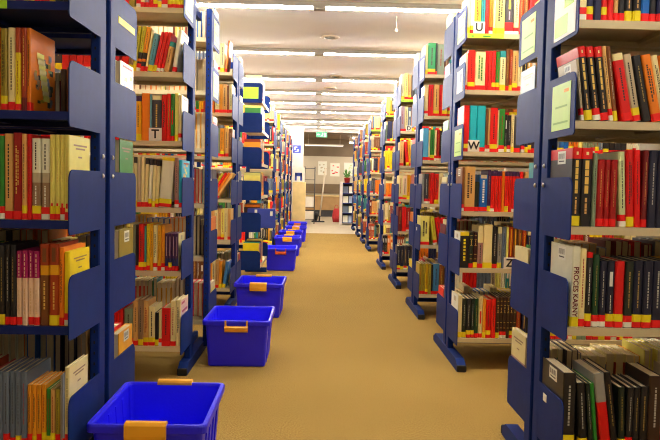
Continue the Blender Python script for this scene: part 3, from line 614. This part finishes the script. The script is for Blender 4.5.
def bookcase(side, xe, yc, half, sep, label, dark=False, levels=LEVELS, height=POST_H, strips={}, panel_labels={}, far_dx=0.0, bay=BAY, far_h=None, foot_half=None):
    root = empty('bookcase', (xe, yc, 0)); tag(root, label, 'bookcase', 'rows of blue metal bookcases')
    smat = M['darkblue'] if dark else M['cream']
    for sg in (-1, 1):
        dx = far_dx if sg > 0 else 0
        hh = far_h if (far_h and sg > 0) else height
        for u in (0, bay - .032):
            up = link('upright', m_upright(side, hh), root, (side * (u + dx), sg * sep, 0))
            if u == 0:
                for z in (1.07, 1.005): link('bolt', m_bolt(side), up, (0, 0, z))
        for k, z in enumerate(levels):
            y0, y1 = (-half, -sep + .02) if sg < 0 else (sep - .02, half)
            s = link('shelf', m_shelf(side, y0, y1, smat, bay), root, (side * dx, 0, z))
            if sg < 0 and k in strips:
                L, u0 = strips[k]
                b = MB(); b.box(u0, u0 + L, -half - .0015, -half - .0002, -.024, -.001, LP['labelgreen'])
                for i in range(2): b.box(u0 + .02 + i * .06, u0 + .03 + i * .09, -half - .0018, -half - .0015, -.018, -.012, LP['green'])
                if side < 0: b.flip_x()
                b.build('label_strip', M['label'], s)
            pn = link('end_panel', m_panel(side, sg * (sep + .02), sg * (half + .006)), root, (side * dx, 0, z))
            key = (sg, k)
            if key in panel_labels:
                kind = panel_labels[key]
                b = MB(); ya, yb = sg * (sep + .06), sg * (half - .03); ya, yb = min(ya, yb), max(ya, yb)
                def q(y0, y1, z0, z1, c, e=.0012): b.box(-e, -.0001, ya + (yb - ya) * y0, ya + (yb - ya) * y1, z0, z1, c)
                if kind == 'green': q(0, 1, -.02, .125, LP['labelpale']); q(.1, .35, .095, .105, LP['amber'], .0016); q(.15, .8, .05, .056, LP['labelline'], .0016); q(.1, .9, .0, .006, LP['labelline'], .0016)
                elif kind == 'white': q(-.1, 1.05, -.03, .135, LP['paper']); q(0, .5, .06, .12, LP['labelgreen'], .0016); q(.3, 1, -.02, .04, LP['labelpale'], .0016)
                elif kind == 'yellow': q(.0, 1, .05, .075, LP['stickyellow'])
                elif kind == 'small': q(.7, .9, .10, .125, LP['paper'])
                elif kind == 'pale': q(.1, .9, .0, .12, LP['paper']); q(.2, .5, .05, .1, LP['greyblue'], .0016)
                if side < 0: b.flip_x()
                b.build('end_label', M['label'], pn)
    fh = foot_half or half + .05
    for u in (0, bay - .032):
        f = link('foot', m_foot(side, fh), root, (side * u, 0, 0))
        for sg in (-1, 1): link('foot_cap', m_cap(side, fh, sg), f)
    for z in (.10, height - .05):
        b = MB(); b.box(.03, bay - .03, -.012, .012, z - .025, z + .025)
        if sep > .1:
            for u in (.03, bay - .05): b.box(u, u + .024, -sep + .02, sep - .02, z - .02, z + .02)
        if side < 0: b.flip_x()
        b.build('cross_rail', M['blue'], root)
    return root

LEV = {'R1': [1.82, 1.50, 1.200, .880, .570, .19], 'L1': [1.82, 1.50, 1.187, .870, .558, .195], 'R2': [1.81, 1.512, 1.183, .862, .555, .172]}
SN6 = ['top', 'second', 'third', 'fourth', 'fifth', 'bottom']
SN5 = ['hidden', 'topmost visible', 'second visible', 'third visible', 'fourth visible', 'bottom']
CASES = {   # side, x of the aisle end, y centre, half depth, post separation, far offset
 'R1': (1, .765, 2.375, .298, .045, 'nearest right bookcase'), 'R2': (1, .77, 4.02, .32, .045, 'second right bookcase'),
 'R3': (1, .77, 5.45, .31, .045, 'third right bookcase'), 'R4': (1, .775, 6.95, .31, .045, 'fourth right bookcase'),
 'R5': (1, .775, 8.45, .31, .045, 'fifth right bookcase'), 'R6': (1, .775, 10.65, .31, .045, 'sixth right bookcase'),
 'R7': (1, .775, 12.0, .31, .045, 'seventh right bookcase'), 'R8': (1, .775, 13.5, .31, .045, 'eighth right bookcase'),
 'R9': (1, .775, 15.3, .31, .045, 'ninth right bookcase'),
 'L1': (-1, -.72, 2.38, .36, .055, 'nearest left bookcase'), 'L2': (-1, -.655, 3.84, .48, .20, 'second left bookcase'),
 'L4': (-1, -.655, 5.62, .36, .05, 'third left bookcase'),
 'L6': (-1, -.60, 9.6, .31, .045, 'fifth left bookcase'), 'L7': (-1, -.60, 11.1, .31, .045, 'sixth left bookcase'),
 'L8': (-1, -.60, 12.6, .31, .045, 'seventh left bookcase'), 'L9': (-1, -.60, 14.1, .31, .045, 'eighth left bookcase'),
 'L10': (-1, -.60, 15.6, .31, .045, 'farthest left bookcase'),
}
STRIPS = {'R2': {0: (.19, .012)}, 'R4': {0: (.16, .0)}, 'R5': {0: (.2, .0)}, 'R6': {0: (.3, .0)}, 'L1': {1: (.12, .18)}}
PL = {'R1': {(-1, 1): 'white', (-1, 2): 'green', (1, 1): 'green', (-1, 5): 'small'}, 'R2': {(-1, 0): 'green', (-1, 1): 'pale', (-1, 2): 'green'}, 'R3': {(-1, 0): 'green', (-1, 4): 'small'},
      'L1': {(1, 1): 'yellow'}, 'L2': {(-1, 0): 'green', (1, 0): 'green', (1, 1): 'green'}}
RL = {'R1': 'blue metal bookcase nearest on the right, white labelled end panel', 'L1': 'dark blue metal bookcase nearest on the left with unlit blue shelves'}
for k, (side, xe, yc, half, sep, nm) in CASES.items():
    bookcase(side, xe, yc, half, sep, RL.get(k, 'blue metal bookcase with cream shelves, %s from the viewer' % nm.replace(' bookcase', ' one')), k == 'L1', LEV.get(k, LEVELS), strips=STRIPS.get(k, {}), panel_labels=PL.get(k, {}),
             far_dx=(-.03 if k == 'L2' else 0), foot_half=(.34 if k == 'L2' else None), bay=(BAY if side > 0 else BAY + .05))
    for lv in range(6):
        z = LEV.get(k, LEVELS)[lv]; items = SHELVES.get(k, {}).get(lv, None)
        end = 0.0; dmax = half - sep - .03
        dep = (min(.15, dmax - .01), min(.20, dmax))
        if items:
            end = fill_shelf(items, side, xe, yc - half, z, nm, SN5[lv] if k in ('R1', 'L1') else SN6[lv], k + str(lv), -1, dep, limit=.98)
        fillr = random_items(hash_seed(k + 'n' + str(lv)), .92)
        if end < .9:
            fill_shelf(fillr, side, xe, yc - half, z, nm, '', k + 'x' + str(lv), -1, dep, stuff=True, gap0=end + .006, limit=.97)
        fill_shelf(random_items(hash_seed(k + 'f' + str(lv)), .92, WARM), side, xe + side * (-.03 if k == 'L2' else 0), yc + half, z, nm, '', k + 'b' + str(lv), 1, dep, stuff=True,
                   gap0=.046 if k in ('R1', 'L1') and lv in (1, 2, 3, 4, 5) else .004, limit=.97, stick=True)

# a narrower bookcase standing along the aisle on the left, its end panels turned to the viewer
def side_case():
    root = empty('bookcase', (-.675, 7.2, 0)); tag(root, 'blue bookcase turned along the aisle, rounded end panels facing viewer', 'bookcase', 'rows of blue metal bookcases')
    lv = [1.80, 1.515, 1.185, .862, .552, .18]
    for y in (-.5, .47):
        b = MB(); b.bbox(-.125, -.085, y, y + .03, .03, 1.98, .004); b.build('upright', M['blue'], root)
        f = MB(); f.prism_x([(y - .005, 0), (y + .035, 0), (y + .035, .05), (y - .005, .05)], -.12, .12); f.build('foot', M['blue'], root)
    for z in lv:
        b = MB(); b.box(-.10, .12, -.465, .465, z - .004, z); b.box(.117, .12, -.465, .465, z - .03, z - .004); b.build('shelf', M['cream'], root)
        for y in (-.5, .495):
            P = [(-.085, z - .04), (.115, z - .04), (.127, z - .028)]
            for i in range(7): t = pi / 2 * i / 6; P.append((.127 - .035 + .035 * cos(t), z + .15 - .035 + .035 * sin(t)))
            P.append((-.085, z + .15))
            p = MB(); p.rings([[(x, y, zz) for x, zz in P], [(x, y + .004, zz) for x, zz in P]], (0, 0, 0), 0, True, True)
            pn = p.build('end_panel', M['blue'], root)
            if z == 1.80 and y < 0:
                q = MB(); q.box(-.06, .085, y - .0015, y - .0002, z + .0, z + .11, LP['labelgreen']); q.build('end_label', M['label'], pn)
    # books facing the aisle (+x): spine towards +x, standing along y
    ordn = 0
    for k, z in enumerate(lv):
        rng = random.Random(900 + k); y = -.488 if k != 4 else -.42; n = 0
        firsts = {0: ('paper', 'cream'), 1: ('green', 'paleyellow'), 2: ('orangetan', 'rust'), 3: ('paleyellow', 'palelime'), 4: ('blackred', 'orange'), 5: ('yellow', 'yellow')}[k]
        while y < .42:
            w = rng.uniform(.018, .036); h = rng.uniform(.2, .235) if n else (.2 if k != 5 else .215)
            if n == 0: w = .03
            col = firsts[0] if n == 0 else (firsts[1] if n == 1 else rng.choice(WARM)); col = 'white' if col == 'paper' else col
            rot = Matrix.Rotation(pi / 2, 4, 'Z')
            lab = '%s book, %s from near end, %s shelf, bookcase turned along the left aisle' % (WORDS.get(col, col), (ORD[n] if n < 17 else ''), SN6[k])
            o = add_book(Vector((-.675 + .11, 7.2 + y + w / 2, z + .0006)), rot, rng, w, h, .155, col, rng.choice(['line', 'text', 'plain', 'text2']), None, 1, lab,
                     'books on the turned bookcase', stuff=(n >= 8 or 'T%d.%d' % (k, n) in FAR_KEYS), sticker=True)
            if o: KEYS[o.name] = 'T%d.%d' % (k, n)
            y += w + .001; n += 1
            if n > 16: break
side_case()

# books lying, leaning or standing apart
rg = random.Random(5)
def single(x, y, z, w, h, d, col, style, label, side=None, al=-1, rz=0, ry=0, sticker=False):
    rot = Matrix.Rotation(rz, 4, 'Z') @ Matrix.Rotation(ry, 4, 'Y')
    return add_book(Vector((x, y, z + .0006)), rot, rg, w, h, d, col, style, side, al, label, 'loose end books', False, sticker)
# far halves, aisle end covers
single(.765 + .016, 2.375 + .285, LEV['R1'][2], .024, .235, .18, 'greyblue', 'plain', 'grey-blue book above second end panel on back of nearest right bookcase', 'ctitle', 1, pi)
single(.765 + .015, 2.375 + .285, LEV['R1'][4], .02, .20, .17, 'cream', 'plain', 'pale spine book behind post, back of nearest right bookcase, fourth visible shelf', None, 1, pi)
single(.765 + .015, 2.375 + .285, LEV['R1'][5], .022, .26, .18, 'cream', 'lowgrey', 'cream book above the lowest back end panel of nearest right bookcase', 'ctitle', 1, pi)
single(-.72 - .016, 2.38 + .345, LEV['L1'][3], .02, .27, .18, 'green', 'line', 'green covered book at back end of nearest left bookcase', 'ctitle', -1, pi)
single(-.72 - .016, 2.38 + .345, LEV['L1'][2], .02, .24, .18, 'white', 'plain', 'pale book with blue lower cover at back of nearest left bookcase', 'art3', -1, pi)
single(-.72 - .016, 2.38 + .345, LEV['L1'][4], .024, .25, .19, 'olive', 'plain', 'olive covered book with pale page tops, back of nearest left bookcase', 'sticker', -1, pi)
single(-.72 - .018, 2.38 + .345, LEV['L1'][5], .028, .23, .19, 'amber', 'plain', 'amber covered book above bin, back of nearest left bookcase', 'sticker', -1, pi)
for i in range(4):
    single(-.72 - .018 - i * .018, 2.02 + .14, LEV['L1'][2], .016, .148 - .006 * (i % 2), .115, ['brownblack', 'black', 'brown', 'brownblack'][i], 'plain',
           '%s small dark book pushed back beside the picture cover, nearest left bookcase' % ORD[i])
# blue box file sticking out of the turned bookcase
r = empty('box_file', (-.55, 6.742, LEVELS[4] + .0006)); tag(r, 'large blue box file with two white labels jutting out beside turned bookcase', 'box file')
b = MB(); b.bbox(-.13, .14, -.03, .03, 0, .19, .004); b.build('case', M['signblue'], r)
b = MB(); b.box(-.06, -.035, -.0315, -.0302, .13, .18, LP['paper']); b.box(.09, .115, -.0315, -.0302, .12, .165, LP['paper']); b.build('label', M['label'], r)

so = MB()
STUFF[0].m = [0] * len(STUFF[0].f); STUFF[1].m = [1] * len(STUFF[1].f); STUFF[2].m = [2] * len(STUFF[2].f)
for s in STUFF: so.join(s, Matrix.Identity(4))
tag(so.build('books', [M['cover'], M['pages'], M['label']]), 'remaining books crowding the backs and far ends of all the bookcases', 'books', None, 'stuff')

# ------------------------------------------------------------------ letter signs
def letter_sign(x, y, z, ch, label, s=.062):
    r = empty('letter_sign', (x, y, z)); tag(r, label, 'sign', 'letter cards on the shelves')
    b = MB(); b.bbox(-s / 2, s / 2, -.002, .002, 0, s, .0015); b.build('card', M['paper'], r)
    me = text_mesh(ch, s * .95, .0004); me.materials.append(M['ink']); link('letter', me, r, (0, -.0026, s * .5), (pi / 2, 0, 0))
    b = MB(); b.box(-s / 2, s / 2, .002, .007, 0, .0015); b.build('stand', M['paper'], r)
letter_sign(.84, 3.702, LEV['R2'][0], 'U', 'white card with black letter U on top shelf, second right bookcase')
letter_sign(.83, 3.702, LEV['R2'][2], 'W', 'white card with black letter W on third shelf, second right bookcase')
letter_sign(1.045, 3.702, LEV['R2'][4], 'Z', 'white card partly behind end panel, fifth shelf, second right bookcase')
letter_sign(-.79, 3.362, LEVELS[2], 'T', 'white card with black letter T, third shelf, second left bookcase')
letter_sign(.86, 6.642, LEVELS[1], 'D', 'small white card on second shelf, fourth right bookcase', .055)
# ------------------------------------------------------------------ plastic bins
def rrect(hx, hy, r, z, n=4, dx=0):
    P = []
    for cx, cy, a0 in ((hx - r, hy - r, 0), (-hx + r, hy - r, pi / 2), (-hx + r, -hy + r, pi), (hx - r, -hy + r, 3 * pi / 2)):
        for i in range(n + 1):
            a = a0 + pi / 2 * i / n; P.append((cx + r * cos(a), cy + r * sin(a), z))
    return P
BW, BL, BH = .366, .46, .255
def bin_mesh():
    b = MB(); W, L, H = BW / 2, BL / 2, BH
    rs = [rrect(W - .036, L - .040, 0.011, 0.0), rrect(W - .030, L - .034, 0.014, .006), rrect(W - .016, L - .018, 0.017, H - .035), rrect(W - .014, L - .016, 0.017, H - .028),
          rrect(W - .001, L - .001, 0.021, H - .026), rrect(W, L, 0.022, H - .006), rrect(W - .003, L - .003, 0.021, H), rrect(W - .014, L - .014, 0.017, H),
          rrect(W - .018, L - .018, 0.015, H - .008), rrect(W - .034, L - .038, 0.012, .012)]
    b.rings(rs, (0, 0, 0), 0, True, True, False)
    # ribs on the sides
    for y in (-.12, -.04, .04, .12):
        for sx in (-1, 1):
            x0, x1 = sx * (W - .031), sx * (W - .017)
            vs = [(x0 + sx * .006, y - .012, .01), (x0 + sx * .006, y + .012, .01), (x1 + sx * .006, y + .012, H - .03), (x1 + sx * .006, y - .012, H - .03),
                  (x0 - sx * .004, y - .012, .01), (x0 - sx * .004, y + .012, .01), (x1 - sx * .004, y + .012, H - .03), (x1 - sx * .004, y - .012, H - .03)]
            fs = [(0, 1, 2, 3), (0, 4, 5, 1), (2, 6, 7, 3), (1, 5, 6, 2), (0, 3, 7, 4), (4, 7, 6, 5)]
            b.add(vs, fs if sx > 0 else [tuple(reversed(f)) for f in fs])
    return b.mesh('tub', M['bin'])
def handle_mesh(drop):
    b = MB(); hw = .062
    if drop < .01:
        prof = [(-.012, -.052), (-.017, -.03), (-.016, .002), (-.006, .010), (.014, .009), (.020, .002), (.020, -.006), (-.001, -.005), (-.003, -.05)]
        b.prism_x(prof, -hw, hw)
    else:
        prof = [(-.004, -.022 - drop), (-.014, -.014 - drop), (-.016, .004 - drop), (-.008, .012 - drop), (.004, .008 - drop), (.004, -.016 - drop)]
        b.prism_x(prof, -hw, hw)
        for x in (-hw, hw - .01): b.box(x, x + .01, -.008, .006, -drop, .0)
    return b
BIN = bin_mesh()
BINS = [(-.507, 2.285, 0, 0, 'largest blue bin in front at the picture bottom, yellow rim handles'),
        (-.422, 3.88, .04, 1, 'second blue bin from the front with lowered orange handle'),
        (-.418, 5.25, 0, 0, 'third blue bin from the front with yellow rim handle'),
        (-.408, 8.0, .045, 2, 'fourth blue bin from the front with red-orange handle'),
        (-.405, 9.6, 0, 0, 'fifth blue bin from the front along the left bookcases'),
        (-.405, 10.8, 0, 0, 'sixth blue bin from the front along the left bookcases'),
        (-.36, 11.95, 0, 0, 'seventh blue bin from the front along the left bookcases'),
        (-.375, 13.25, .02, 2, 'farthest blue bin, before the cream pedestal')]
for x, y, drop, hm, lab in BINS:
    r = empty('storage_bin', (x, y, 0), radians(random.Random(lab).uniform(-1.2, 1.2))); tag(r, lab, 'bin', 'blue plastic bins along the aisle')
    link('tub', BIN, r)
    for sg in (-1, 1):
        hb = handle_mesh(drop); o = hb.build('handle', M['handle_red'] if hm == 2 else M['handle'], r, (0, sg * (BL / 2 - (0.002 if drop < .01 else 0.008)), BH))
        if sg > 0: o.rotation_euler = (0, 0, pi)

# ------------------------------------------------------------------ the far end
r = empty('exit_sign', (.07, 17.5, 2.17)); tag(r, 'green emergency exit sign hanging below the ceiling', 'sign')
b = MB(); b.bbox(-.14, .14, -.02, .02, 0, .14, .004); b.build('sign_box', M['green'], r)
b = MB(); b.tube((-.1, 0, .139), (-.1, 0, .125 + .115), .004, 6); b.tube((.1, 0, .139), (.1, 0, .125 + .115), .004, 6); b.build('rod', M['trunk'], r)
b = MB()
def q2(x0, x1, z0, z1): b.box(x0, x1, -.0225, -.0205, z0, z1)
q2(.015, .03, .095, .115); b.add([(.0, -.022, .05), (.02, -.022, .05), (.04, -.022, .09), (.012, -.022, .09)], [(0, 1, 2, 3)])
b.add([(.0, -.022, .05), (-.03, -.022, .03), (-.03, -.022, .02), (.02, -.022, .048)], [(0, 1, 2, 3)]); b.add([(.012, -.022, .05), (.03, -.022, .02), (.04, -.022, .022), (.024, -.022, .055)], [(0, 1, 2, 3)])
q2(.06, .11, .02, .115); q2(-.11, -.05, .062, .074); b.add([(-.12, -.022, .068), (-.09, -.022, .05), (-.09, -.022, .09)], [(0, 1, 2)])
b.build('pictogram', M['paper'], r)

r = empty('wall_sign', (-.525, 16.74, 1.73)); tag(r, 'square blue sign with white symbol on white pillar', 'sign')
b = MB(); b.box(-.095, .095, 0, .008, 0, .19); b.build('plate', M['signblue'], r)
b = MB(); b.box(-.06, -.035, -.002, 0, .08, .15); b.box(-.06, .01, -.002, 0, .135, .15); b.box(.0, .05, -.002, 0, .06, .085); b.box(-.05, .04, -.002, 0, .035, .045); b.build('symbol', M['paper'], r)

r = empty('pedestal', (-.425, 15.8, 0)); tag(r, 'tall cream pedestal cabinet before the white pillar', 'cabinet')
b = MB(); b.bbox(-.145, .145, -.14, .14, 0, 1.03, .006); b.build('body', M['wood'], r)
b = MB(); b.box(-.13, .13, -.142, -.1401, .05, 1.0); b.build('door', M['wood'], r)
r = empty('sign_card', (-.455, 15.75, 1.0306)); tag(r, 'white card with blue arch symbol standing on the cream pedestal', 'sign')
b = MB(); b.box(-.135, .15, -.006, .006, 0, .33); b.build('card', M['paper'], r)
b = MB()
b.box(-.075, -.03, -.009, -.006, .03, .21); b.box(.045, .09, -.009, -.006, .03, .21); b.box(-.075, .09, -.009, -.006, .13, .21); b.build('symbol', M['signblue'], r)

# display rack left of the opening
r = empty('display_rack', (-.19, 17.2, 0)); tag(r, 'dark grey wire rack with papers beyond the cream pedestal', 'rack')
for x in (-.14, .11):
    for y in (-.12, .12): b = MB(); b.tube((x, y, 0), (x, y, 1.42), .012, 8); b.build('post', M['darkgrey'], r)
for z in (.12, .42, .72, .80, 1.10, 1.38):
    b = MB(); b.box(-.15, .12, -.13, .13, z - .012, z); b.build('shelf', M['darkgrey'], r)
for z, h, lab in ((.42, .26, 'lower'), (.12, .2, 'lowest')):
    p = MB(); p.box(-.12, .10, -.10, -.06, z + .0005, z + h); tag(p.build('leaflet_stack', M['paper'], None, (-.19, 17.2, 0)), 'white leaflets standing on %s shelf of dark wire rack' % lab, 'leaflets')

# mop leaning beside the rack
r = empty('floor_mop', (.02, 18.0, 0)); tag(r, 'long handled flat floor mop standing in the opening', 'mop')
b = MB(); b.bbox(-.17, .17, -.05, .05, 0, .035, .006); b.build('mop_head', M['darkgrey'], r)
b = MB(); b.tube((.03, 0, .03), (.17, .02, 1.42), .02, 10); b.build('handle', M['vent'], r)
b = MB(); b.tube((.03, 0, .03), (.042, .002, .16), .022, 10); b.build('socket', M['black'], r)
b = MB(); b.lathe([(.06, 0), (.085, .16), (.08, .24), (.03, .25)], 14, -.06, 18.2); tag(b.build('black_bag', M['black']), 'small dark bag on the floor behind the mop', 'bag')

# bench unit along the far wall
r = empty('low_cabinet', (.25, 21.3, 0)); tag(r, 'long tan low cabinet along the far hall wall', 'cabinet')
b = MB(); b.bbox(-.9, 1.2, -.25, .25, .2, .62, .01); b.build('body', M['bench'], r)
b = MB(); b.box(-.95, 1.25, -.29, .27, .62, .655); b.build('worktop', M['wood'], r)
b = MB(); b.box(-.85, 1.15, -.2, .2, 0, .2); b.build('plinth', M['darkgrey'], r)
r = empty('wall_panel', (.25, YF - .02, .70)); tag(r, 'dark brown band on the far wall above the tan cabinet', 'panel')
b = MB(); b.box(-1.2, 1.4, -.01, .018, 0, .3); b.build('board', M['hallbrown'], r)
for x, z0, w_, h_, kind, lab in ((.13, 1.27, .28, .44, 0, 'left white poster on far hall wall'), (.52, 1.24, .30, .42, 1, 'white poster with red drawing on far hall wall'), (.95, 1.26, .3, .42, 2, 'pale poster behind the plant on far hall wall')):
    r = empty('poster', (x, YF - .012, z0)); tag(r, lab, 'poster')
    b = MB(); b.box(-w_ / 2, w_ / 2, 0, .008, 0, h_); b.build('sheet', M['paper'], r)
    b = MB(); rr = random.Random(kind + 3); b.box(-.46 * w_, .46 * w_, -.001, 0, .05 * h_, .95 * h_, LP['paper'])
    for i in range(9):
        xx = rr.uniform(-.4, .3) * w_; zz = rr.uniform(.1, .8) * h_; b.box(xx, xx + .05, -.002, 0, zz, zz + .03, LP[['stone', 'scarlet', 'palegreen'][kind]])
    b.build('print', M['label'], r)
r = empty('hall_light', (.1, 19.6, 2.08)); tag(r, 'dim pale strip light hanging in the hall beyond', 'light')
b = MB(); b.box(-.5, .6, -.03, .03, 0, .035); b.build('housing', M['vent'], r)
b = MB(); b.box(-.48, .58, -.025, .025, -.012, 0); b.build('tube', mat_emit('hall_tube', TUBE_COL, .22), r)
b = MB(); b.tube((-.4, 0, .034), (-.4, 0, CEIL - 2.08), .005, 6); b.tube((.5, 0, .034), (.5, 0, CEIL - 2.08), .005, 6); b.build('rod', M['vent'], r)

for x, lab in ((-1.3, 'added unseen fill light brightening the hall behind the wall left of the opening'), (1.35, 'added unseen fill light brightening the hall behind the right bookcases')):
    for y in (18.6, 20.6):  # fill lights added out of view to brighten the hall
        r = empty('hall_light', (x, y, 2.25)); tag(r, lab, 'light', 'added hall fill lights')
        b = MB(); b.box(-.45, .45, -.03, .03, 0, .135); b.build('housing', M['vent'], r)
        b = MB(); b.box(-.43, .43, -.025, .025, -.02, 0); b.build('tube', mat_emit('hall_fill_tube', TUBE_COL, TUBE_E * .4), r)

# white display unit on the right of the opening
r = empty('display_unit', (.72, 17.2, 0)); tag(r, 'white low display unit at the end of the right bookcases', 'cabinet')
b = MB(); b.bbox(-.17, -.11, -.25, .25, 0, 1.06, .006); b.build('side_panel', M['white'], r)
b = MB(); b.bbox(.34, .38, -.25, .25, 0, 1.06, .006); b.build('side_panel', M['white'], r)
b = MB(); b.box(-.11, .34, .22, .24, 0.02, 1.04); b.build('back_panel', M['darkgrey'], r)
for z in (.06, .30, .54, .78, 1.03):
    b = MB(); b.box(-.11, .34, -.24, .22, z - .02, z); b.build('shelf', M['darkblue'], r)
k = 0
for z in (.06, .30, .54, .78):
    for i in range(3):
        x = -.09 + i * .14; col = ['paper', 'lightblue', 'cream', 'greyblue', 'paper', 'peach'][k % 6]; k += 1
        b = MB(); b.add([(x, -.2, z + .001), (x + .12, -.2, z + .001), (x + .12, -.19, z + .001), (x, -.19, z + .001), (x, -.14, z + .17), (x + .12, -.14, z + .17), (x + .12, -.13, z + .17), (x, -.13, z + .17)],
                        [(0, 3, 2, 1), (4, 5, 6, 7), (0, 1, 5, 4), (1, 2, 6, 5), (2, 3, 7, 6), (3, 0, 4, 7)], LP[col])
        tag(b.build('magazine', M['label'], None, (.72, 17.2, 0)), '%s magazine leaning on %s shelf of white display unit' % (['left', 'middle', 'right'][i], ['lowest', 'second lowest', 'third', 'upper'][int((z - .05) / .24)]), 'magazine', 'magazines on the display unit')
r = empty('potted_plant', (.72, 17.1, 1.0301)); tag(r, 'green leafy plant in red pot on the display unit', 'plant')
b = MB(); b.lathe([(.06, 0), (.075, .11), (.082, .112), (.082, .13), (.065, .128)], 16); b.build('pot', M['potred'], r)
b = MB(); rr = random.Random(4)
for i in range(40):
    a = rr.uniform(0, 2 * pi); rad = rr.uniform(.03, .13); z = rr.uniform(.14, .36); c0 = Vector((.02 * cos(a), .02 * sin(a), .12)); c1 = Vector((rad * cos(a), rad * sin(a), z))
    t = Vector((-sin(a), cos(a), .2)).normalized() * .022; mid = c0.lerp(c1, .65) + Vector((0, 0, .03))
    b.add([c0, mid + t, c1, mid - t], [(0, 1, 2, 3)])
b.build('foliage', M['leaf'], r)
r = empty('red_bag', (.50, 18.2, 0)); tag(r, 'red cloth bag on the floor left of white display unit', 'bag')
b = MB(); b.rings([rrect(.09, .07, .03, 0), rrect(.11, .08, .04, .12), rrect(.09, .06, .04, .3), rrect(.05, .03, .02, .36)], (0, 0, 0), 0, True, True, True); b.build('body', M['redcloth'], r)
b = MB()
for i in range(8):
    a0, a1 = pi * i / 8, pi * (i + 1) / 8; b.tube((.05 * cos(a0), 0, .35 + .1 * sin(a0)), (.05 * cos(a1), 0, .35 + .1 * sin(a1)), .008, 6)
b.build('strap', M['redcloth'], r)
